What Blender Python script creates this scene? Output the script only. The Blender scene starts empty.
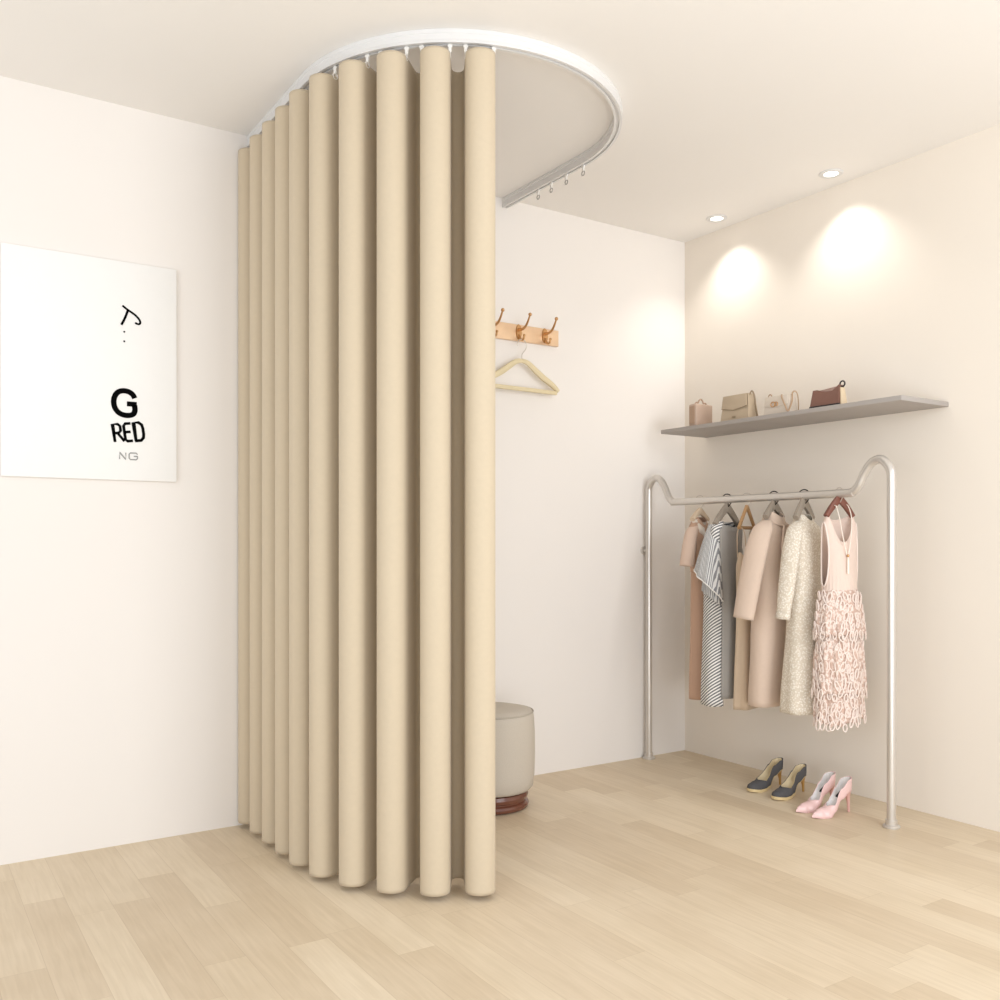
import bpy, bmesh, math, random
from mathutils import Vector, Matrix
random.seed(7)
PI = math.pi
sc = bpy.context.scene
C = sc.collection
sin, cos = math.sin, math.cos

# ---------------------------------------------------------------- helpers
def srgb(r, g, b):
    f = lambda c: (c/255/12.92) if c/255 <= .04045 else ((c/255+.055)/1.055)**2.4
    return (f(r), f(g), f(b), 1)

def mat(name, col, rough=.6, metal=0, var=.06, scale=30, bump=0, bscale=200, spec=.5, sheen=0, trans=0):
    m = bpy.data.materials.new(name); m.use_nodes = True
    nt = m.node_tree; p = nt.nodes['Principled BSDF']
    p.inputs['Roughness'].default_value = rough
    p.inputs['Metallic'].default_value = metal
    p.inputs['Specular IOR Level'].default_value = spec
    if sheen: p.inputs['Sheen Weight'].default_value = sheen
    tc = nt.nodes.new('ShaderNodeTexCoord')
    n = nt.nodes.new('ShaderNodeTexNoise'); n.inputs['Scale'].default_value = scale
    nt.links.new(tc.outputs['Object'], n.inputs['Vector'])
    mx = nt.nodes.new('ShaderNodeMix'); mx.data_type = 'RGBA'
    mx.inputs['A'].default_value = tuple(c*(1-var) for c in col[:3])+(1,)
    mx.inputs['B'].default_value = tuple(min(1, c*(1+var)) for c in col[:3])+(1,)
    nt.links.new(n.outputs['Fac'], mx.inputs['Factor'])
    nt.links.new(mx.outputs['Result'], p.inputs['Base Color'])
    if bump:
        n2 = nt.nodes.new('ShaderNodeTexNoise'); n2.inputs['Scale'].default_value = bscale
        nt.links.new(tc.outputs['Object'], n2.inputs['Vector'])
        b = nt.nodes.new('ShaderNodeBump'); b.inputs['Strength'].default_value = bump
        b.inputs['Distance'].default_value = .002
        nt.links.new(n2.outputs['Fac'], b.inputs['Height'])
        nt.links.new(b.outputs['Normal'], p.inputs['Normal'])
    return m

def tag(o, label=None, cat=None, group=None, kind=None):
    if label: o['label'] = label
    if cat: o['category'] = cat
    if group: o['group'] = group
    if kind: o['kind'] = kind
    return o

def empty(name, loc=(0, 0, 0), rz=0, label=None, cat=None, group=None):
    o = bpy.data.objects.new(name, None); C.objects.link(o)
    o.empty_display_size = .05
    o.location = loc; o.rotation_euler = (0, 0, rz)
    return tag(o, label, cat, group)

def obj(name, bm, m, parent=None, smooth=True, angle=40, recalc=True):
    if recalc: bmesh.ops.recalc_face_normals(bm, faces=bm.faces[:])
    me = bpy.data.meshes.new(name)
    if smooth:
        for f in bm.faces: f.smooth = True
        lim = math.radians(angle)
        for e in bm.edges:
            if len(e.link_faces) == 2 and e.calc_face_angle(0) > lim: e.smooth = False
    bm.to_mesh(me); bm.free()
    me.materials.append(m)
    o = bpy.data.objects.new(name, me); C.objects.link(o)
    if parent is not None: o.parent = parent
    return o

def solid(o, t, off=-1):
    md = o.modifiers.new('thick', 'SOLIDIFY'); md.thickness = t; md.offset = off
    return o

def add_box(bm, x0, x1, y0, y1, z0, z1, bev=0, seg=2):
    r = bmesh.ops.create_cube(bm, size=1)
    vs = r['verts']
    for v in vs:
        v.co = Vector((x0+(v.co.x+.5)*(x1-x0), y0+(v.co.y+.5)*(y1-y0), z0+(v.co.z+.5)*(z1-z0)))
    if bev:
        es = list({e for v in vs for e in v.link_edges})
        bmesh.ops.bevel(bm, geom=es, offset=bev, segments=seg, affect='EDGES', profile=.5)

def boxbm(*a, **k):
    bm = bmesh.new(); add_box(bm, *a, **k); return bm

def add_prism(bm, poly, fn, h0, h1, bev=0):
    """polygon poly (u,v), extruded h0..h1; fn(u,v,h)->Vector"""
    a = [bm.verts.new(fn(u, v, h0)) for u, v in poly]
    b = [bm.verts.new(fn(u, v, h1)) for u, v in poly]
    n = len(poly)
    fs = [bm.faces.new(a), bm.faces.new(b[::-1])]
    for i in range(n):
        fs.append(bm.faces.new((a[i], b[i], b[(i+1) % n], a[(i+1) % n])))
    if bev:
        es = list({e for f in fs for e in f.edges})
        bmesh.ops.bevel(bm, geom=es, offset=bev, segments=2, affect='EDGES', profile=.5)

def catmull(pts, n=8):
    pts = [Vector(p) for p in pts]
    if len(pts) < 3: return pts
    out = []
    for i in range(len(pts)-1):
        p0 = pts[max(i-1, 0)]; p1 = pts[i]; p2 = pts[i+1]; p3 = pts[min(i+2, len(pts)-1)]
        for k in range(n):
            t = k/n
            out.append(.5*((2*p1)+(-p0+p2)*t+(2*p0-5*p1+4*p2-p3)*t*t+(-p0+3*p1-3*p2+p3)*t**3))
    out.append(pts[-1]); return out

def add_tube(bm, pts, r, seg=12, cap=True, flat=(1, 1), up=Vector((0, 0, 1))):
    """tube along points; r a number or list of radii; flat scales the two section axes"""
    pts = [Vector(p) for p in pts]; n = len(pts)
    rs = r if isinstance(r, (list, tuple)) else [r]*n
    rings = []; N = None
    for i, p in enumerate(pts):
        t = (pts[min(i+1, n-1)]-pts[max(i-1, 0)])
        if t.length < 1e-9: t = Vector((0, 0, 1))
        t.normalize()
        if N is None:
            N = up-t*up.dot(t)
            if N.length < 1e-3: N = Vector((1, 0, 0))-t*t.x
            if N.length < 1e-3: N = Vector((0, 1, 0))
        else:
            N = N-t*N.dot(t)
        N.normalize(); B = t.cross(N)
        rings.append([bm.verts.new(p+rs[i]*(flat[0]*N*cos(2*PI*k/seg)+flat[1]*B*sin(2*PI*k/seg))) for k in range(seg)])
    for i in range(n-1):
        for k in range(seg):
            bm.faces.new((rings[i][k], rings[i][(k+1) % seg], rings[i+1][(k+1) % seg], rings[i+1][k]))
    if cap:
        bm.faces.new(rings[0][::-1]); bm.faces.new(rings[-1])

def tubebm(*a, **k):
    bm = bmesh.new(); add_tube(bm, *a, **k); return bm

def add_lathe(bm, prof, c=(0, 0, 0), seg=48):
    c = Vector(c); rings = []
    for r, z in prof:
        if r < 1e-6: rings.append([bm.verts.new(c+Vector((0, 0, z)))])
        else: rings.append([bm.verts.new(c+Vector((r*cos(2*PI*k/seg), r*sin(2*PI*k/seg), z))) for k in range(seg)])
    for a, b in zip(rings, rings[1:]):
        for k in range(seg):
            k2 = (k+1) % seg
            if len(a) == 1 and len(b) == 1: continue
            if len(a) == 1: bm.faces.new((a[0], b[k], b[k2]))
            elif len(b) == 1: bm.faces.new((a[k], b[0], a[k2]))
            else: bm.faces.new((a[k], b[k], b[k2], a[k2]))

def lathebm(*a, **k):
    bm = bmesh.new(); add_lathe(bm, *a, **k); return bm

def add_ball(bm, c, r, sx=1, sy=1, sz=1):
    q = bmesh.ops.create_uvsphere(bm, u_segments=16, v_segments=10, radius=r)
    for v in q['verts']: v.co = Vector((v.co.x*sx, v.co.y*sy, v.co.z*sz))+Vector(c)

def add_torus(bm, c, R, r, axis='z', sx=1, sy=1, a0=0, a1=2*PI, n=32, seg=8):
    c = Vector(c); full = abs(a1-a0-2*PI) < 1e-6
    pts = []
    for i in range(n+1):
        a = a0+(a1-a0)*i/n
        u, v = R*sx*cos(a), R*sy*sin(a)
        pts.append(c+(Vector((u, v, 0)) if axis == 'z' else Vector((u, 0, v)) if axis == 'y' else Vector((0, u, v))))
    up = Vector((0, 0, 1)) if axis == 'z' else Vector((0, 1, 0)) if axis == 'y' else Vector((1, 0, 0))
    add_tube(bm, pts, r, seg=seg, cap=not full, up=up)

def struct(name, bm, m):
    return tag(obj(name, bm, m, smooth=False), kind='structure')

def ramp(tab, x):
    if x <= tab[0][0]: return tab[0][1]
    for (x0, v0), (x1, v1) in zip(tab, tab[1:]):
        if x <= x1:
            t = (x-x0)/(x1-x0); t = t*t*(3-2*t)
            return v0+(v1-v0)*t
    return tab[-1][1]

# ---------------------------------------------------------------- room
H = 2.80          # ceiling height
YB = 3.73         # back wall
XR = 3.67         # right wall
M_wall = mat('wall_paint', srgb(236, 231, 226), .85, var=.012, scale=2, bump=.06, bscale=260, spec=.2)
M_wall_r = mat('accent_wall_paint', srgb(235, 227, 216), .85, var=.012, scale=2, bump=.06, bscale=260, spec=.2)
M_ceil = mat('ceiling_paint', srgb(240, 237, 233), .9, var=.01, scale=2, spec=.1)

def floor_mat():
    m = bpy.data.materials.new('oak_planks'); m.use_nodes = True
    nt = m.node_tree; N = nt.nodes; L = nt.links; p = N['Principled BSDF']
    def math_(op, a, b=None, c=None):
        n = N.new('ShaderNodeMath'); n.operation = op
        for i, v in enumerate((a, b, c)):
            if v is None: continue
            if isinstance(v, (int, float)): n.inputs[i].default_value = v
            else: L.new(v, n.inputs[i])
        return n.outputs[0]
    tc = N.new('ShaderNodeTexCoord'); s = N.new('ShaderNodeSeparateXYZ'); L.new(tc.outputs['Object'], s.inputs[0])
    xr = math_('DIVIDE', s.outputs['X'], .118); row = math_('FLOOR', xr); fx = math_('FRACT', xr)
    wn = N.new('ShaderNodeTexWhiteNoise'); wn.noise_dimensions = '1D'; L.new(row, wn.inputs['W'])
    yo = math_('ADD', math_('DIVIDE', s.outputs['Y'], .78), math_('MULTIPLY', wn.outputs['Value'], 7.3))
    colm = math_('FLOOR', yo); fy = math_('FRACT', yo)
    cb = N.new('ShaderNodeCombineXYZ'); L.new(row, cb.inputs[0]); L.new(colm, cb.inputs[1])
    wn2 = N.new('ShaderNodeTexWhiteNoise'); wn2.noise_dimensions = '3D'; L.new(cb.outputs[0], wn2.inputs['Vector'])
    cr = N.new('ShaderNodeValToRGB'); L.new(wn2.outputs['Value'], cr.inputs[0])
    e = cr.color_ramp.elements
    e[0].position = 0; e[0].color = srgb(212, 194, 168)
    e[1].position = 1; e[1].color = srgb(228, 213, 189)
    k = e.new(.35); k.color = srgb(217, 200, 175)
    k = e.new(.7); k.color = srgb(222, 206, 181)
    # grain
    mp = N.new('ShaderNodeMapping'); mp.inputs['Scale'].default_value = (38, 2.2, 1)
    off = N.new('ShaderNodeVectorMath'); off.operation = 'ADD'
    L.new(tc.outputs['Object'], off.inputs[0]); L.new(wn2.outputs['Color'], off.inputs[1])
    L.new(off.outputs[0], mp.inputs['Vector'])
    gn = N.new('ShaderNodeTexNoise'); gn.inputs['Scale'].default_value = 2.0; gn.inputs['Detail'].default_value = 6
    gn.inputs['Distortion'].default_value = .6
    L.new(mp.outputs[0], gn.inputs['Vector'])
    gr = N.new('ShaderNodeValToRGB'); L.new(gn.outputs['Fac'], gr.inputs[0])
    gr.color_ramp.elements[0].position = .3; gr.color_ramp.elements[0].color = (.93, .915, .89, 1)
    gr.color_ramp.elements[1].position = .7; gr.color_ramp.elements[1].color = (1.03, 1.03, 1.03, 1)
    mul = N.new('ShaderNodeMix'); mul.data_type = 'RGBA'; mul.blend_type = 'MULTIPLY'; mul.inputs['Factor'].default_value = 1
    L.new(cr.outputs['Color'], mul.inputs['A']); L.new(gr.outputs['Color'], mul.inputs['B'])
    bn = N.new('ShaderNodeTexNoise'); bn.inputs['Scale'].default_value = 3.5; bn.inputs['Detail'].default_value = 3
    L.new(tc.outputs['Object'], bn.inputs['Vector'])
    br = N.new('ShaderNodeValToRGB'); L.new(bn.outputs['Fac'], br.inputs[0])
    br.color_ramp.elements[0].position = .3; br.color_ramp.elements[0].color = (.94, .925, .9, 1)
    br.color_ramp.elements[1].position = .7; br.color_ramp.elements[1].color = (1, 1, 1, 1)
    mul2 = N.new('ShaderNodeMix'); mul2.data_type = 'RGBA'; mul2.blend_type = 'MULTIPLY'; mul2.inputs['Factor'].default_value = 1
    L.new(mul.outputs['Result'], mul2.inputs['A']); L.new(br.outputs['Color'], mul2.inputs['B'])
    # joints
    ex = math_('MINIMUM', fx, math_('SUBTRACT', 1, fx)); ey = math_('MINIMUM', fy, math_('SUBTRACT', 1, fy))
    g = math_('MAXIMUM', math_('LESS_THAN', ex, .008), math_('LESS_THAN', ey, .0012))
    mx = N.new('ShaderNodeMix'); mx.data_type = 'RGBA'
    L.new(math_('MULTIPLY', g, .22), mx.inputs['Factor']); L.new(mul2.outputs['Result'], mx.inputs['A'])
    mx.inputs['B'].default_value = srgb(150, 122, 90)
    L.new(mx.outputs['Result'], p.inputs['Base Color'])
    p.inputs['Roughness'].default_value = .42; p.inputs['Specular IOR Level'].default_value = .3
    b = N.new('ShaderNodeBump'); b.inputs['Strength'].default_value = .12; b.inputs['Distance'].default_value = .001
    L.new(gn.outputs['Fac'], b.inputs['Height']); L.new(b.outputs['Normal'], p.inputs['Normal'])
    return m

struct('floor', boxbm(-1.2, XR+.1, -.5, YB+.1, -.1, 0), floor_mat())
struct('ceiling', boxbm(-.9, XR+.1, .9, YB+.1, H, H+.1), M_ceil)
struct('wall_back', boxbm(-1.2, XR+.1, YB, YB+.1, 0, H), M_wall)
struct('wall_right', boxbm(XR, XR+.1, .4, YB, 0, H), M_wall_r)

# ---------------------------------------------------------------- curtain track and curtain
CX, CY, RR = 1.855, 3.126, .622          # U-shaped track: two straight runs and a half circle
ST = YB-CY                             # length of each straight run
TOT = 2*ST+PI*RR
def track_pt(s, n=0):
    """s: length from the left wall end, n: offset outwards"""
    if s < ST: return Vector((CX-RR-n, YB-s, 0))
    if s < ST+PI*RR:
        a = PI+(s-ST)/RR
        return Vector((CX+(RR+n)*cos(a), CY+(RR+n)*sin(a), 0))
    return Vector((CX+RR+n, CY+(s-ST-PI*RR), 0))

M_white = mat('white_aluminium', srgb(224, 223, 222), .35, var=.01, spec=.5)
M_clip = mat('white_plastic', srgb(236, 234, 230), .45, var=.02)
M_steelhook = mat('clip_metal', srgb(176, 174, 170), .35, metal=.6, var=.02)
track = empty('curtain_track', (CX, CY, H), 0, 'white U-shaped curtain track fixed to the ceiling', 'curtain track')
bm = bmesh.new()
prof = [(-.016, H-.0005), (.016, H-.0005), (.016, H-.012), (.013, H-.015), (.013, H-.032), (.015, H-.036), (.015, H-.044),
        (.005, H-.044), (.005, H-.036), (-.005, H-.036), (-.005, H-.044), (-.015, H-.044), (-.015, H-.036), (-.013, H-.032), (-.013, H-.015), (-.016, H-.012)]
ss = [0.0005]+[ST*i/4 for i in range(1, 4)]+[ST+PI*RR*i/72 for i in range(73)]+[ST+PI*RR+ST*i/4 for i in range(1, 4)]+[TOT-.0005]
rings = []
for s in ss:
    r = []
    for n, z in prof:
        p = track_pt(s, n); r.append(bm.verts.new((p.x-CX, p.y-CY, z-H)))
    rings.append(r)
for a, b in zip(rings, rings[1:]):
    for k in range(len(prof)):
        k2 = (k+1) % len(prof); bm.faces.new((a[k], a[k2], b[k2], b[k]))
bm.faces.new(rings[0]); bm.faces.new(rings[-1][::-1])
obj('rail', bm, M_white, track, angle=25)

LAM = .1428; RO = .0460; RI = LAM/2-RO; NT = 10; S0 = .035
ZC = 2.721; ZB = .020
def glider(s, ring=True):
    p = track_pt(s); q = track_pt(s+.01)-p; ang = math.atan2(q.y, q.x)
    bm = bmesh.new()
    add_box(bm, -.005, .005, -.0035, .0035, -.070, -.040, bev=.001, seg=1)
    add_box(bm, -.008, .008, -.0045, .0045, -.054, -.0445, bev=.0015, seg=1)
    g = obj('glider', bm, M_clip, track)
    g.location = (p.x-CX, p.y-CY, 0); g.rotation_euler = (0, 0, ang)
    bm = bmesh.new(); add_torus(bm, (0, 0, -.078), .0095, .0024, axis='y' if not ring else 'x', n=14, seg=6)
    r = obj('ring', bm, M_steelhook if not ring else M_clip, g)
for k in range(NT):
    for sg in (-1, 1):
        glider(S0+k*LAM+sg*RO)
for d in (.277, .377, .488, .606): glider(TOT-d, ring=False)

# pleated curtain: round outward folds, narrow inward ones
prof = []
def arc(cs, cn, r, a0, a1, n):
    for i in range(n+1):
        a = a0+(a1-a0)*i/n; prof.append((cs+r*cos(a), cn+r*sin(a)))
NF, NBK = .013, -.084
prof.append((S0-RO-.006, NBK-.012))
for k in range(NT):
    c = S0+k*LAM
    prof.append((c-RO-(.0 if k else .0), -.02))
    arc(c, NF, RO, PI, 0, 18)
    prof.append((c+RO, -.02))
    if k < NT-1: arc(c+LAM/2, NBK, RI, PI, 2*PI, 10)
prof.append((S0+(NT-1)*LAM+RO-.004, NBK))
prof.append((S0+(NT-1)*LAM+RO-.008, NBK-.012))
def fabric_mat(name, col, rough=.9, weave=900, bump=.25, var=.03):
    return mat(name, col, rough, var=var, scale=60, bump=bump, bscale=weave, spec=.15, sheen=.15)
M_curtain = fabric_mat('beige_curtain_cloth', srgb(200, 185, 161), bump=.06)
bm = bmesh.new()
zs = [ZB, ZB+.012, ZB+.05, .4, .9, 1.4, 1.9, 2.4, ZC-.04, ZC-.01, ZC]
grid = []
for z in zs:
    row = []
    for i, (s, n) in enumerate(prof):
        w = 1+.0*z
        p = track_pt(max(s, .012), n)
        row.append(bm.verts.new((p.x, p.y, z)))
    grid.append(row)
for a, b in zip(grid, grid[1:]):
    for i in range(len(prof)-1): bm.faces.new((a[i], a[i+1], b[i+1], b[i]))
cur = obj('curtain', bm, M_curtain, angle=60)
solid(cur, .003, 0)
tag(cur, 'cream floor-length curtain in deep round folds hanging from the ceiling track', 'curtain')

# ---------------------------------------------------------------- poster on the back wall
PX0, PX1, PZ0, PZ1 = .33, .934, 1.380, 2.205
poster = empty('canvas_poster', (PX0, YB, PZ0), 0, 'white unframed canvas with black lettering on the wall left of the curtain', 'poster')
M_canvas = mat('white_canvas', srgb(241, 240, 238), .8, var=.01, bump=.08, bscale=600, spec=.2)
M_ink = mat('black_ink', srgb(8, 8, 9), .95, var=.02, spec=.05)
M_greyink = mat('grey_ink', srgb(150, 150, 148), .7, var=.02)
obj('canvas', boxbm(0, PX1-PX0, -.018, -.0005, 0, PZ1-PZ0, bev=.002), M_canvas, poster)
def stroke_bm(bm, pts, w, y=-.0192):
    pts = [Vector((p[0], p[1])) for p in pts]
    n = len(pts); L = []; R = []
    ws = w if isinstance(w, (list, tuple)) else [w]*n
    for i, p in enumerate(pts):
        a = pts[max(i-1, 0)]; b = pts[min(i+1, n-1)]
        t = (b-a).normalized(); nn = Vector((-t.y, t.x))
        k = 1
        if 0 < i < n-1:
            d = (p-a).normalized().dot((b-p).normalized()); k = 1/max(.55, math.sqrt(max(0, (1+d)/2)))
        L.append(p+nn*ws[i]/2*k); R.append(p-nn*ws[i]/2*k)
    vl = [(bm.verts.new((q.x, y, q.y)), bm.verts.new((q.x, y-.0006, q.y))) for q in L]
    vr = [(bm.verts.new((q.x, y, q.y)), bm.verts.new((q.x, y-.0006, q.y))) for q in R]
    for i in range(n-1):
        bm.faces.new((vl[i][1], vl[i+1][1], vr[i+1][1], vr[i][1]))
        bm.faces.new((vl[i][0], vr[i][0], vr[i+1][0], vl[i+1][0]))
        bm.faces.new((vl[i][0], vl[i+1][0], vl[i+1][1], vl[i][1]))
        bm.faces.new((vr[i][0], vr[i][1], vr[i+1][1], vr[i+1][0]))
    bm.faces.new((vl[0][0], vl[0][1], vr[0][1], vr[0][0])); bm.faces.new((vl[-1][0], vr[-1][0], vr[-1][1], vl[-1][1]))
def smooth2(pts, n=8):
    return [(p.x, p.y) for p in catmull([(a, b, 0) for a, b in pts], n)]
# local frame: u = x - PX0, v = z - PZ0
def U(x): return x-.007-PX0
def V(z): return z-PZ0
bm = bmesh.new()   # script flourish
stroke_bm(bm, smooth2([(U(.742), V(2.038)), (U(.760), V(2.025)), (U(.785), V(2.010)), (U(.800), V(1.996)), (U(.806), V(1.984)), (U(.803), V(1.976)), (U(.793), V(1.976)), (U(.788), V(1.980))]), [.007]*0 or .0075)
stroke_bm(bm, smooth2([(U(.762), V(2.024)), (U(.755), V(2.003)), (U(.747), V(1.983)), (U(.738), V(1.965))]), .0085)
obj('script_flourish', bm, M_ink, poster, smooth=False)
for z in (1.940, 1.904):
    bm = bmesh.new(); stroke_bm(bm, [(U(.7485), V(z-.003)), (U(.7485), V(z+.003))], .006)
    obj('dot', bm, M_ink, poster, smooth=False)
bm = bmesh.new()   # G
g = [(.790, 1.704), (.783, 1.717), (.768, 1.727), (.748, 1.729), (.730, 1.722), (.719, 1.706), (.715, 1.686), (.719, 1.664), (.731, 1.647), (.750, 1.638), (.772, 1.638), (.786, 1.645), (.791, 1.660), (.789, 1.678)]
stroke_bm(bm, smooth2([(U(a-.004), V(b-.012)) for a, b in g], 5), .0195)
stroke_bm(bm, [(U(.7935), V(1.669)), (U(.758), V(1.669))], .0185)
obj('letter', bm, M_ink, poster, smooth=False)
def letter(strokes, ox, oz, w, h, rot, lw, m, shear=0):
    bm = bmesh.new(); c, s = cos(rot), sin(rot)
    for st in strokes:
        pts = [((a*w+b*h*shear), b*h) for a, b in st]
        stroke_bm(bm, [(U(ox+x*c-z*s), V(oz+x*s+z*c)) for x, z in pts], lw)
    return obj('letter', bm, m, poster, smooth=False)
R_ = .14
letter([[(0, 0), (0, 1), (.6, 1), (.85, .88), (.85, .62), (.6, .5), (0, .5)], [(.45, .5), (1.12, 0)]], .716, 1.522, .030, .066, R_, .0095, M_ink)
letter([[(1, 1), (.25, 1), (0, .88), (0, .12), (.25, 0), (1, 0)], [(0, .52), (.85, .52)]], .754, 1.527, .026, .066, R_, .0098, M_ink)
letter([[(0, 0), (0, 1), (.6, 1), (.92, .86), (1, .66), (1, .34), (.92, .14), (.6, 0), (-.13, 0)]], .791, 1.531, .031, .068, R_, .0108, M_ink)
letter([[(0, 0), (0, 1), (1, 0), (1, 1)]], .732, 1.459, .022, .025, .0, .0042, M_greyink)
letter([[(1, .8), (.85, 1), (.15, 1), (0, .8), (0, .2), (.15, 0), (.85, 0), (1, .2), (1, .5), (.55, .5)]], .766, 1.459, .030, .025, .0, .0042, M_greyink)

# ---------------------------------------------------------------- coat hook rail on the back wall
M_gold = mat('brushed_gold', srgb(205, 160, 112), .28, metal=.9, var=.05)
M_rose = mat('rose_gold_board', srgb(236, 204, 170), .3, metal=.5, var=.08, scale=25)
RZ0, RZ1 = 2.121, 2.201
rail = empty('coat_hook_rail', (2.48, YB, RZ0), 0, 'gold coat hook board with ball-tipped hooks on the back wall', 'coat rack')
rl = 2.48
obj('board', boxbm(2.175-rl, 2.79-rl, -.016, -.0005, 0, RZ1-RZ0, bev=.003), M_rose, rail)
HX = (2.236, 2.392, 2.548, 2.704)
for hx in HX:
    x = hx-rl
    bm = bmesh.new()
    add_tube(bm, [(x, -.0162, .044), (x, -.022, .044)], [.029, .025], seg=24, flat=(1.3, .62), up=Vector((0, 0, 1)))
    hk = obj('hook', bm, M_gold, rail)
    pts = catmull([(0+x, -.021, .055), (x, -.048, .052), (x, -.074, .060), (x, -.094, .080), (x, -.108, .102)], 7)
    n = len(pts)
    obj('upper_prong', tubebm(pts, [.0075-.0032*i/(n-1) for i in range(n)], seg=10), M_gold, hk)
    pts = catmull([(x, -.021, .030), (x, -.030, .010), (x, -.042, .001), (x, -.056, .003), (x, -.062, .016)], 7)
    n = len(pts)
    obj('lower_prong', tubebm(pts, [.0065-.0018*i/(n-1) for i in range(n)], seg=10), M_gold, hk)
    bm = bmesh.new(); add_ball(bm, (x, -.112, .109), .0088); obj('ball_tip', bm, M_gold, hk)
    bm = bmesh.new(); add_ball(bm, (x, -.0625, .019), .0068); obj('ball_tip', bm, M_gold, hk)
    for dz in (.016, .072):
        bm = bmesh.new(); add_ball(bm, (x, -.0205, dz), .0042, 1, .6, 1); obj('screw', bm, M_gold, hk)

# ---------------------------------------------------------------- clothes hangers
M_beech = mat('pale_beech', srgb(219, 204, 168), .5, var=.06, scale=40)
M_greywood = mat('grey_wood', srgb(150, 139, 126), .5, var=.05, scale=40)
M_tanwood = mat('tan_wood', srgb(176, 138, 96), .5, var=.08, scale=40)
M_palewood = mat('pale_wood', srgb(214, 192, 166), .5, var=.06, scale=40)
M_redwood = mat('red_brown_wood', srgb(120, 72, 58), .45, var=.08, scale=40)
M_darkwire = mat('dark_wire', srgb(52, 47, 43), .3, metal=.8, var=.02)
M_chrome = mat('satin_steel', srgb(214, 209, 203), .3, metal=.6, var=.02)
M_palewire = mat('pale_wire', srgb(206, 198, 188), .3, metal=.5, var=.02)

def add_arm(bm, pts, hs, ts):
    """flat tapered wooden bar: pts in xz, hs heights, ts thicknesses (y)"""
    rings = []
    n = len(pts)
    for i in range(n):
        a = Vector(pts[max(i-1, 0)]); b = Vector(pts[min(i+1, n-1)]); t = (b-a).normalized(); nn = Vector((-t.y, t.x))
        r = []
        for k in range(12):
            an = 2*PI*k/12
            cx_, sx_ = cos(an), sin(an)
            f = lambda q: math.copysign(abs(q)**.6, q)
            u = f(cx_)*hs[i]/2; y = f(sx_)*ts[i]/2
            q = Vector(pts[i])+nn*u
            r.append(bm.verts.new((q.x, y, q.y)))
        rings.append(r)
    for a, b in zip(rings, rings[1:]):
        for k in range(12): bm.faces.new((a[k], a[(k+1) % 12], b[(k+1) % 12], b[k]))
    bm.faces.new(rings[0]); bm.faces.new(rings[-1][::-1])

def make_hanger(name, loc, rz, label, group, wood, wire, neck, half, drop, hr, bar=False, narrow=False, wr=.0022, thick=.014, hh=.034):
    """loc: centre of the hook bend; neck: drop from there to the top of the wood; hr: hook radius"""
    e = empty(name, loc, rz, label, 'clothes hanger', group)
    bm = bmesh.new()
    pts = []
    for i in range(13):      # bend over the rail
        a = math.radians(-25+ 205*i/12)
        pts.append((0, hr*cos(a), hr*sin(a)))
    pts += [(0, -hr*.98, -hr*.45), (0, -hr*.45, -hr*1.05-.004), (0, 0, -hr*1.1-.012), (0, 0, -neck-.012)]
    add_tube(bm, catmull(pts, 3), wr, seg=8)
    obj('hook', bm, wire, e)
    bm = bmesh.new()
    P = []; hs = []; ts = []
    for i in range(-12, 13):
        t = i/12; s = abs(t)
        if narrow: z = -neck-.012-drop*s
        else: z = -neck-.014-drop*(s**1.05*.75+.25*s*s)
        P.append((half*t, z)); hs.append((hh-.4*hh*s) if not narrow else .016); ts.append(thick*(1+.8*s if not narrow else 1))
    # two arms meeting at the neck
    for sg in (-1, 1):
        idx = [i for i in range(25) if (i-12)*sg >= 0]
        add_arm(bm, [P[i] for i in idx], [hs[i] for i in idx], [ts[i] for i in idx])
    obj('shoulders', bm, wood, e)
    if bar:
        zz = -neck-.014-drop+.004
        obj('trouser_bar', tubebm([(-half*.97, 0, zz), (half*.97, 0, zz)], .008, seg=10), wood, e)
    return e

# hanger on the wall hook, parallel to the wall
def wall_hanger():
    hx = 2.543
    e = empty('clothes_hanger', (hx, YB-.050, 2.064), math.radians(2), 'pale beech hanger with trouser bar hanging from the gold coat hook board', 'clothes hanger')
    bm = bmesh.new()
    pts = []
    R = .028
    for i in range(13):
        a = math.radians(195-225*i/12)
        pts.append((R*cos(a)+.0, 0, .030+R*sin(a)))
    pts += [(.016, 0, .004), (.004, 0, -.010), (0, 0, -.022), (0, 0, -.045)]
    add_tube(bm, catmull(pts, 3), .0021, seg=8, up=Vector((0, 1, 0)))
    obj('hook', bm, M_palewire, e)
    bm = bmesh.new()
    for sg in (-1, 1):
        pl = [(0, -.044), (.035*sg, -.052), (.075*sg, -.078), (.12*sg, -.108), (.16*sg, -.130), (.195*sg, -.150), (.222*sg, -.172)]
        pl = [(p.x, p.y) for p in catmull([(a, b, 0) for a, b in pl], 4)]
        n = len(pl)
        add_arm(bm, pl, [.019+.011*sin(PI*i/(n-1)) for i in range(n)], [.012+.010*i/(n-1) for i in range(n)])
    obj('shoulders', bm, M_beech, e)
    bm = bmesh.new()
    add_box(bm, -.214, .214, -.007, .007, -.191, -.171, bev=.004)
    obj('trouser_bar', bm, M_beech, e)
wall_hanger()

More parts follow.
